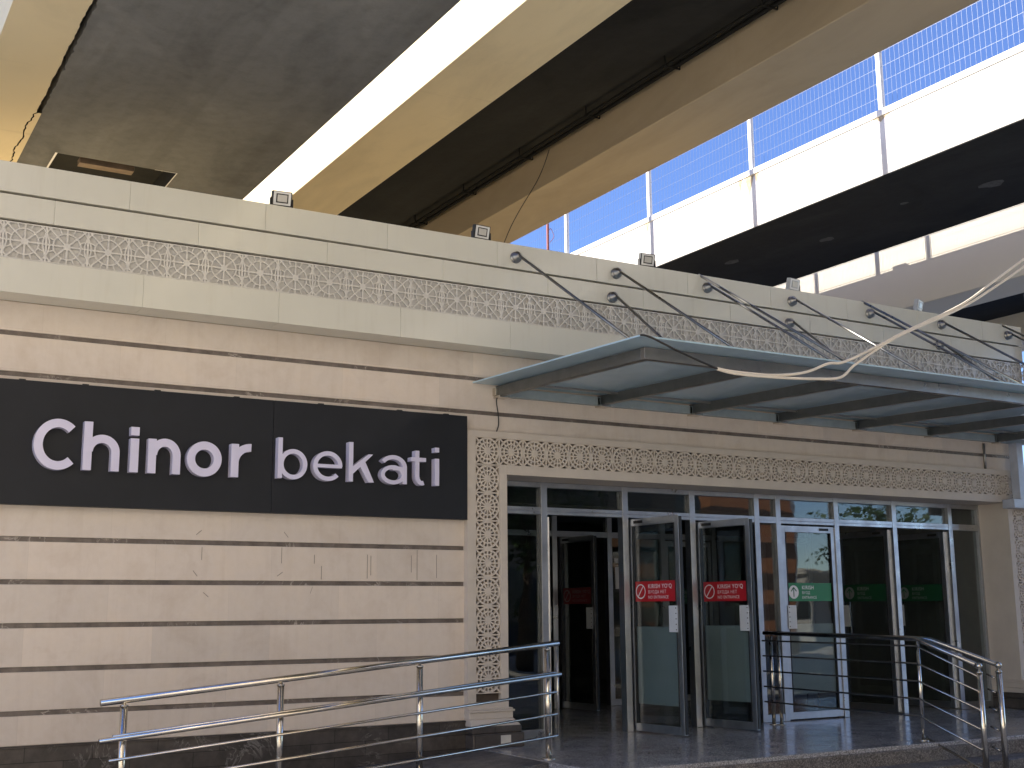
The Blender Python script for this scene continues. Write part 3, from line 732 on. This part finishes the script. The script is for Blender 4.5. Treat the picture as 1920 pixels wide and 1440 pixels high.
for x, y, zb, zt, rr in ((xr_,10.72,0,.97,.022),(xr_+.06,10.66,0,.97,.020),(xr_,8.61,0,.94,.018)):
    q = PB(); q.tube([(x,y,zb),(x,y,zt)], rr, 14); q.lathe((x,y,zb), (0,0,1), [(.05,.0),(.048,.008),(.025,.012)], 16); q.build('post', M['steel'], SR, off=SRO)
for x in (xr_, xr_+.27):
    q = PB(); q.tube([(x,7.90,-.345),(x,7.90,.665)], .027, 16); q.lathe((x,7.90,.662), (0,0,1), [(.031,0),(.031,.012),(.016,.018),(.013,.04)], 16); q.ball((x,7.90,.727), .032, seg=14); q.build('post', M['steel'], SR, off=SRO)

# ------------------------------------------------------------------ right-hand steel columns
q = MB(); q.box(-.06,.06,-.06,.06,0,1.72); q.box(-.09,.09,-.09,.09,-.014,-.001)
q.v = [(x,y,z) for x,y,z in q.v]
o = q.build('steel_column', simple('grey_column_paint', (.20,.21,.23), .4), loc=(13.955, 10.17, 3.65), bevel=.004); tag(o, 'grey square steel column rising past the right end of the fascia', 'column')
SB = MB(); SB.box(13.62,13.74,10.33,10.45,2.63,3.36); SB.box(13.45,16,10.30,10.48,2.515,2.628)
o = SB.build('steel_bracket_frame', simple('blue_grey_paint', (.45,.49,.58), .35, coat=.2), bevel=.004); tag(o, 'blue grey steel frame against the right portal pillar under the canopy', 'frame')

# ------------------------------------------------------------------ cables
def cat(pts, n=10):
    out = []; P = [Vector(pts[0])]+[Vector(p) for p in pts]+[Vector(pts[-1])]
    for i in range(1, len(P)-2):
        for j in range(n):
            t = j/n; a, b, c_, d = P[i-1], P[i], P[i+1], P[i+2]
            out.append(.5*((2*b)+(c_-a)*t+(2*a-5*b+4*c_-d)*t*t+(3*b-a-3*c_+d)*t**3))
    out.append(P[-2]); return out
CB = empty('power_cable', (5.7, 7.7, 3.42)); CBO = Vector((5.7, 7.7, 3.42))
tag(CB, 'pair of cream cables sagging across the canopy front to the upper right', 'cable')
q = PB(); q.tube(cat([(5.74,7.76,3.43),(5.80,7.70,3.405),(5.98,7.62,3.306),(6.2,7.6,3.235),(6.386,7.6,3.186)]), .009, 8); q.build('dark_sheath', M['wire_black'], CB, off=CBO)
for pts in ([(6.386,7.6,3.188),(6.58,7.6,3.178),(7.0,7.6,3.188),(7.35,7.6,3.245),(7.62,7.6,3.345),(7.80,7.6,3.375),(8.1,7.6,3.50),(8.6,7.6,3.735),(9.376,7.6,4.075),(9.861,7.6,4.36),(10.374,7.6,4.67),(12.2,7.6,5.75),(15.17,7.6,7.1)],
            [(6.386,7.6,3.183),(6.58,7.59,3.160),(7.0,7.59,3.168),(7.45,7.59,3.195),(7.75,7.59,3.235),(7.95,7.6,3.37),(8.35,7.6,3.60),(8.62,7.59,3.732),(9.376,7.59,4.050),(9.861,7.59,4.305),(10.374,7.59,4.60),(12.2,7.6,5.66),(15.17,7.6,7.0)]):
    q = PB(); q.tube(cat(pts), .0125, 8); q.build('strand', M['cable'], CB, off=CBO)
q = MB(); q.tube(cat([(6.0,10.52,3.40),(5.985,10.53,3.33),(6.01,10.54,3.20),(6.02,10.555,3.10),(5.985,10.53,3.03)]), .006, 8)
tag(q.build('hanging_wire', M['wire_black']), 'short black wire hanging from the left end of the canopy to the portal top', 'wire')

# ------------------------------------------------------------------ bridges (decks run along y)
Z0 = 1.25; Y0, Y1 = -14, 75
def bridge(name, label, x):
    o = empty(name, (x, 10, 6)); return tag(o, label, 'bridge'), Vector((x, 10, 6))
# bridge over the left: raw concrete soffit with a cream edge beam
b1, o1 = bridge('ramp_bridge', 'raw grey concrete ramp bridge with a cracked cream edge beam at upper left', 3)
zs = Z0+5.0
ys = [Y0]+[5+.06*i for i in range(240)]+[Y1]
def jag(y, amp): return amp*(math.sin(y*9.1)+.7*math.sin(y*23.7+1)+.6*math.sin(y*51+2))*.5
q = PB()
eL = [(1.765+jag(y,.008)-(.03 if y > 12.45 else 0)+(jag(y+7,.02) if y > 12.45 else 0), y) for y in ys]
for (xa, ya), (xb, yb) in zip(eL[:-1], eL[1:]):
    q.face([(1.2,ya,zs-.012),(xa,ya,zs-.012),(xb,yb,zs-.012),(1.2,yb,zs-.012)]); q.face([(xa,ya,zs-.012),(xa,ya,zs+.12),(xb,yb,zs+.12),(xb,yb,zs-.012)])
q.face([(1.2,Y0,zs-.012),(1.2,Y1,zs-.012),(1.2,Y1,zs+.75),(1.2,Y0,zs+.75)]); q.face([(1.2,Y0,zs+.75),(1.2,Y1,zs+.75),(1.6,Y1,zs+.75),(1.6,Y0,zs+.75)])
q.build('edge_beam', M['cream_paint'], b1, off=o1)
q = PB()    # narrow cream lip past the crack
eA = [(x+.014+abs(jag(y+3,.004)), y) for x, y in eL if y > 12.40 and y < 22]
for (xa, ya), (xb, yb) in zip(eA[:-1], eA[1:]): q.face([(xa,ya,zs-.012),(1.815,ya,zs-.012),(1.815,yb,zs-.012),(xb,yb,zs-.012)])
q.build('edge_lip', M['cream_paint'], b1, off=o1)
q = PB()    # soffit with a recess cut into it
eR = [(1.808+abs(jag(y+2,.022)) if y < 12.45 else 1.812, y) for y in ys]
hx0, hx1, hy0, hy1 = 2.15, 3.47, 13.52, 15.2
for (xa, ya), (xb, yb) in zip(eR[:-1], eR[1:]):
    for y_a, y_b, x_a, x_b in ((ya, yb, xa, xb),):
        if yb <= hy0 or ya >= hy1: q.face([(x_a,y_a,zs),(4.42,y_a,zs),(4.42,y_b,zs),(x_b,y_b,zs)])
        else:
            q.face([(x_a,y_a,zs),(hx0,y_a,zs),(hx0,y_b,zs),(x_b,y_b,zs)]); q.face([(hx1,y_a,zs),(4.42,y_a,zs),(4.42,y_b,zs),(hx1,y_b,zs)])
    q.face([(xa,ya,zs),(xa,ya,zs+.12),(xb,yb,zs+.12),(xb,yb,zs)])
q.face([(4.42,Y0,zs),(4.42,Y1,zs),(4.42,Y1,zs+.45),(4.42,Y0,zs+.45)])
q.build('soffit', M['soffit'], b1, off=o1)
q = PB(); q.box(1.5, 4.42, Y0, Y1, zs+.46, zs+.56); q.box(1.62, 1.95, Y0, Y1, zs+.13, zs+.4); q.build('deck', M['dark_gap'], b1, off=o1)
hz = zs+.22
q = PB()
q.face([(hx0,hy0-.05,zs),(hx0,hy1,zs),(hx0+.06,hy1,hz),(hx0+.06,hy0-.05,hz)], 0); q.face([(hx1,hy0-.05,zs),(hx1,hy1,zs),(hx1,hy1,hz),(hx1,hy0-.05,hz)], 1)
q.face([(hx0,hy0-.05,hz),(hx1,hy0-.05,hz),(hx1,hy1+.1,hz),(hx0,hy1+.1,hz)], 1); q.face([(hx0,hy1,zs),(hx1,hy1,zs),(hx1,hy1,hz),(hx0,hy1,hz)], 1); q.face([(hx0,hy0-.04,zs),(hx1,hy0-.04,zs),(hx1,hy0-.04,hz),(hx0,hy0-.04,hz)], 1)
q.box(hx0+.30, hx1-.42, hy0+.26, hy0+.40, zs+.03, zs+.10, 2)
q.build('soffit_recess', [M['patch'], M['dark_soffit'], M['plank']], b1, off=o1)  # near-black ceiling and walls: the shade of the cavity is put into the colour
for pts in ([(hx0-.012,hy0-.02),(hx0+.012,hy0-.02),(hx0+.004,hy0+.7),(hx0-.016,hy0+.7)], [(hx1-.004,hy0),(hx1+.008,hy0-.02),(hx1+.014,hy0+.5),(hx1+.004,hy0+.6)], [(hx1-.25,hy0-.012),(hx1,hy0-.014),(hx1,hy0-.002),(hx1-.25,hy0-.004)]):
    q = PB(); q.face([(x,y,zs-.004) for x, y in pts]); q.build('mortar_edge', M['white'], b1, off=o1)

# double girder bridge in the middle
b2, o2 = bridge('girder_bridge', 'middle bridge of two cream painted girders with a dark bay between', 7.3)
za = Z0+5.6
q = PB(); q.box(5.48, 6.345, Y0, Y1, za, za+.66); q.build('girder', M['cream_paint'], b2, .012, off=o2)
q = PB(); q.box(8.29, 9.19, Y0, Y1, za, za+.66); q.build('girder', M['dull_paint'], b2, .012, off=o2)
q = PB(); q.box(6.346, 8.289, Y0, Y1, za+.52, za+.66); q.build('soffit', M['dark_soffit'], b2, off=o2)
q = PB(); q.box(5.49, 9.24, Y0, Y1, za+.661, za+.82); q.build('deck', M['white_paint'], b2, off=o2)
q = PB()
for x, z, r in ((8.03,za+.42,.022),(8.16,za+.44,.026)): q.tube([(x,Y0,z),(x,60,z)], r, 10)
for i in range(30):
    y = 2.2+i*1.6; q.tube([(7.99,y,za+.52),(7.995,y,za+.40),(8.20,y,za+.405),(8.21,y,za+.52)], .009, 6)
q.build('service_pipe', M['pipe'], b2, off=o2)
q = PB(); q.tube(cat([(8.15,12.9,za+.36),(8.22,13.3,za+.1),(8.1,13.9,za-.5),(8.0,14.5,za-1.5),(8.0,14.8,za-2.1)]), .0065, 6); q.build('drooping_wire', M['wire_black'], b2, off=o2)
def fence(parent, off, x, zb, y_first, pitch, n0, n1, h, mesh=True):
    for i in range(n0, n1):
        y = y_first+pitch*i; q = PB(); q.box(x-.03, x+.03, y-.03, y+.03, zb, zb+h); q.build('fence_post', M['fence'], parent, off=off)
        if not mesh: continue
        q = PB(); a, b = y+.035, y+pitch-.035; k_ = int((b-a)/.075)
        for j in range(k_+1):
            yy = a+(b-a)*j/k_; q.box(x-.0013, x+.0013, yy-.0008, yy+.0008, zb+.04, zb+h-.02)
        for j in range(int((h-.06)/.2)+1):
            zz = zb+.05+.2*j; q.box(x+.0014, x+.004, a, b, zz-.0011, zz+.0011)
        q.build('fence_mesh', M['wire'], parent, off=off)
# sun geometry: travel direction
SUN = Vector((1., -.70, -.60)).normalized()
def shadow_origin_y(xf, yf, x): return yf + .70*(xf-x)
yp = shadow_origin_y(11.45, 10.25, 9.1)
fence(b2, o2, 9.1, za+.82, yp, 2.42, -8, 14, 1.5)

# white parapet bridge
b3, o3 = bridge('parapet_bridge', 'bridge with a sunlit white parapet and mesh fence over a dark soffit', 12.6)
zt, zb3 = Z0+6.22, Z0+5.35
q = PB(); q.box(11.45, 11.75, Y0, Y1, zb3+.011, zt-.085); q.build('parapet', M['white_paint'], b3, .008, off=o3)
q = PB(); q.box(11.43, 11.77, Y0, Y1, zt-.0845, zt); q.build('ledge', M['white_paint'], b3, .006, off=o3)
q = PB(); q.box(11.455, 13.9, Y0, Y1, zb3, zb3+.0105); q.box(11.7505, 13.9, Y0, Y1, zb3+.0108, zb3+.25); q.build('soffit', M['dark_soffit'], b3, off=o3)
q = PB(); q.box(13.65, 13.899, Y0, Y1, zb3+.251, zt); q.build('parapet', M['beige_paint'], b3, off=o3)
patch_m = simple('soffit_patch', (.075,.075,.075), .9, var=.35, scale=14)
for x, y, r in ((12.3,14.2,.10),(12.75,12.6,.09),(12.2,16.6,.14),(12.55,15.5,.07),(12.0,17.6,.11),(12.9,9.8,.13),(12.5,10.9,.05),(12.35,18.6,.08)):
    q = PB(); n = 11; q.face([(x+r*random.uniform(.7,1.1)*math.cos(2*PI*i/n), y+r*1.6*random.uniform(.7,1.1)*math.sin(2*PI*i/n), zb3-.003) for i in range(n)]); q.build('soffit_patch', patch_m, b3, off=o3)
for y, w2, h2 in ((12.75,.10,.34),(12.95,.05,.20),(12.6,.05,.15),(10.25,.16,.07),(15.2,.06,.18)):
    q = PB(); q.face([(11.4475,y-w2,zt-.09),(11.4475,y+w2,zt-.09),(11.4475,y+w2*.35,zt-.09-h2*.6),(11.4475,y+w2*.1,zt-.09-h2),(11.4475,y-w2*.25,zt-.09-h2*.5)]); q.build('rust_streak', M['streak'], b3, off=o3)
fence(b3, o3, 11.60, zt, 10.37, 2.48, -5, 18, 1.75)
q = PB(); q.box(13.6505, 13.86, 14.22, 14.5, zt, zt+.08); q.build('cable_box', M['beige_paint'], b3, off=o3)
q = PB()
for i in range(-4, 10):
    y = 14.88+3.22*i; q.box(13.74, 13.80, y-.03, y+.03, zt, zt+1.05)
for j in range(1500):
    q.box(13.76, 13.766, Y0+.03*j, Y0+.03*j+.0078, zt, zt+1.0)  # unseen close-set wires, added to dim the sun on the far girder
for j in range(3): q.box(13.7685, 13.775, Y0, 40, zt+.35*j+.1, zt+.35*j+.108)
q.build('outer_fence', M['fence'], b3, off=o3)
# antenna mast on that bridge
q = MB(); q.tube([(0,0,0),(0,0,3.2)], .028, 8); q.tube([(.0,.0,1.2),(.25,.1,1.25)], .008, 6)
for z in (1.0,1.6,2.1): q.tube(cat([(0,0,z),(.10,.05,z+.12),(.16,.02,z-.05),(.05,0,z-.2)], 5), .006, 6)
tag(q.build('antenna_mast', M['rust'], loc=(12.95, 20.6, zb3+.252)), 'thin red antenna mast behind the mesh fence of the white bridge', 'mast')

# far bridge at right
b4, o4 = bridge('far_bridge', 'far beige bridge at right with a sunlit strip above its shaded face', 17)
z4 = Z0+4.77
q = PB(); q.box(15.18, 16.05, Y0, Y1, z4, z4+1.6); q.build('girder', M['far_paint'], b4, .012, off=o4)
q = PB(); q.box(18.9, 19.8, Y0, Y1, z4, z4+1.6); q.build('girder', M['beige_paint'], b4, off=o4)
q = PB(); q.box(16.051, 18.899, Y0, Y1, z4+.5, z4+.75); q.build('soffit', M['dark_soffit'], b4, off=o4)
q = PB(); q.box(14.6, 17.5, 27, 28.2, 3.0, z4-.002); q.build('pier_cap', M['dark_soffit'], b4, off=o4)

# ------------------------------------------------------------------ street behind the camera (seen in the door glass), plus blocks and trees added to steer light
def block(name, label, x0, x1, y0, y1, h, m, rows, cols, mwin):
    t = empty(name, ((x0+x1)/2, (y0+y1)/2, -.35)); off = Vector(((x0+x1)/2, (y0+y1)/2, -.35)); tag(t, label, 'building')
    q = PB(); q.box(x0, x1, y0, y1, -.35, h); q.build('wall', m, t, off=off)
    q = PB(); q.box(x0-.2, x1+.2, y0-.2, y1+.2, h+.001, h+.35); q.build('roof', M['pale_wall'], t, off=off)
    for r in range(rows):
        for c_ in range(cols):
            xa = x0+(x1-x0)*(c_+.25)/cols; xb = x0+(x1-x0)*(c_+.75)/cols; zz = .8+(h-1)*r/rows
            q = PB(); q.box(xa, xb, y1+.002, y1+.06, zz, zz+(h-1)/rows*.55); q.build('window', mwin, t, off=off)
    return t
t = empty('striped_tower', (32, -16, -.35)); off = Vector((32,-16,-.35)); tag(t, 'orange and brown striped tower across the street', 'building')
for i in range(22):
    q = PB(); q.box(29.6, 33.7, -14.6, -14, -.35+.6*i, .25+.6*i-.002); q.build('cladding_band', M['orange_brick'] if i % 2 else M['brown_brick'], t, off=off)
block('added_dark_block', 'long dark block added across the street to darken reflections and front light', 8, 34, -30, -19, 17, M['dark_clad'], 4, 9, M['window_dark'])  # added dark mass: darkens the glass reflections and the right part of the wall
block('low_pavilion', 'long low white pavilion across the street', 38, 66, -34, -26, 3.0, M['pale_wall'], 1, 10, M['window_dark'])
block('added_bounce_block', 'long pale block added across the street to bounce warm light', -45, 6, -26, -16, 24, M['warm_wall'], 8, 16, M['window_dark'])  # added sunlit facade, sized to throw warm bounce on wall and rails
block('added_sun_blocker', 'slim unseen block added left of the station to stop the sun', -24.5, -20, 24.3, 28.4, 19.3, M['pale_wall'], 5, 1, M['window_dark'])  # added out of view, only to keep sun off the left canopy corner
def tree(loc, h, r, seed, label, nc=60):
    rnd = random.Random(seed); t = empty('tree', loc); tag(t, label, 'tree', 'street trees across the road')
    q = MB(); q.tube([(0,0,0),(.08,.05,h*.3),(0,.1,h*.6),(.05,0,h*.85)], .2, 8, rs=[.22,.17,.11,.04])
    for i in range(7):
        a = i*.9+rnd.random(); z = h*(.35+.06*i); q.tube([(0,.05,z),(math.cos(a)*r*.35,math.sin(a)*r*.35,z+h*.1),(math.cos(a)*r*.75,math.sin(a)*r*.75,z+h*.16)], .06, 6, rs=[.08,.05,.02])
    q.build('trunk', M['bark'], t)
    q = MB()
    cl = [(rnd.gauss(0,r*.42), rnd.gauss(0,r*.42), h*.68+rnd.gauss(0,h*.13)) for _ in range(nc)]
    for cx, cy, cz in cl:
        for _ in range(60):
            p = Vector((cx+rnd.gauss(0,.32), cy+rnd.gauss(0,.32), cz+rnd.gauss(0,.28))); a = Vector((rnd.gauss(0,1),rnd.gauss(0,1),rnd.gauss(0,1))).normalized(); b = a.orthogonal().normalized()
            s_ = rnd.uniform(.07,.15); c_ = a.cross(b); q.face([p-b*s_, p+c_*s_*.6, p+b*s_, p-c_*s_*.6])
    q.build('crown', M['leaf'], t)
tree((47, -22, -.35), 7.5, 2.6, 1, 'bushy green street tree right of the striped tower')
tree((56, -20, -.35), 6.5, 2.4, 2, 'bushy green street tree farther right across the road')
tree((13.5, -8, -.35), 9, 3.2, 4, 'broad dark tree added opposite the station doors to cut front light', 90)  # this tree and the next are added to block front light at the right
tree((18.5, -9, -.35), 8.5, 3.0, 5, 'round dark tree added next to the broad one to cut front light', 90)
tree((38, -40, -.35), 9, 3, 3, 'tall green tree behind the white pavilion')
q = MB(); q.tube([(0,0,0),(0,0,7.5),(.1,.6,8.0),(.1,1.6,8.15)], .07, 10, rs=[.10,.07,.06,.05]); q.box(-.1,.3,1.5,2.1,8.10,8.22)
tag(q.build('street_lamp', M['fence'], loc=(36.5, -17, -.35)), 'pale street lamp across the road', 'street lamp')

# ------------------------------------------------------------------ light
w_ = bpy.data.worlds.new('World'); scene.world = w_; w_.use_nodes = True; nt = w_.node_tree
sky = nt.nodes.new('ShaderNodeTexSky'); sky.sky_type = 'NISHITA'; sky.sun_disc = False
el = math.asin(-SUN.z); az = math.atan2(-SUN.x, -SUN.y)
sky.sun_elevation = el; sky.sun_rotation = az; sky.air_density = 1.0; sky.dust_density = .1; sky.ozone_density = 4.0; sky.altitude = 1200
bg = nt.nodes['Background']; hs = nt.nodes.new('ShaderNodeHueSaturation'); hs.inputs['Hue'].default_value = .515; hs.inputs['Saturation'].default_value = 1.08; hs.inputs['Value'].default_value = 1.1; nt.links.new(sky.outputs[0], hs.inputs['Color']); nt.links.new(hs.outputs[0], bg.inputs[0]); bg.inputs[1].default_value = .10
sl = bpy.data.lights.new('sun', 'SUN'); sl.energy = 5.0; sl.angle = R(.5); sl.color = (1, .93, .82)
so = bpy.data.objects.new('sun', sl); COL.objects.link(so); so.rotation_euler = SUN.to_track_quat('-Z', 'Y').to_euler()

# ------------------------------------------------------------------ camera
cam = bpy.data.cameras.new('camera'); co = bpy.data.objects.new('camera', cam); COL.objects.link(co)
yaw, pitch, roll = R(30.353), R(10.559), R(-.488)
fw = Vector((math.sin(yaw)*math.cos(pitch), math.cos(yaw)*math.cos(pitch), math.sin(pitch)))
rt = Vector((math.cos(yaw), -math.sin(yaw), 0)); up = rt.cross(fw)
rt2 = rt*math.cos(roll)+up*math.sin(roll); up2 = -rt*math.sin(roll)+up*math.cos(roll)
mw = Matrix((rt2, up2, -fw)).transposed().to_4x4(); mw.translation = (0, 0, 1.25); co.matrix_world = mw
cam.sensor_width = 36; cam.lens = 2300/1920*36; cam.clip_start = .05; cam.clip_end = 3000
scene.camera = co
scene.view_settings.view_transform = 'Standard'; scene.view_settings.look = 'None'; scene.view_settings.exposure = 0
scene.cycles.use_denoising = True; scene.cycles.max_bounces = 10; scene.cycles.diffuse_bounces = 5; scene.cycles.transparent_max_bounces = 12
scene.cycles.sample_clamp_indirect = 8
scene.cycles.film_exposure = 2.55      # the phone exposed for the shade under the bridges
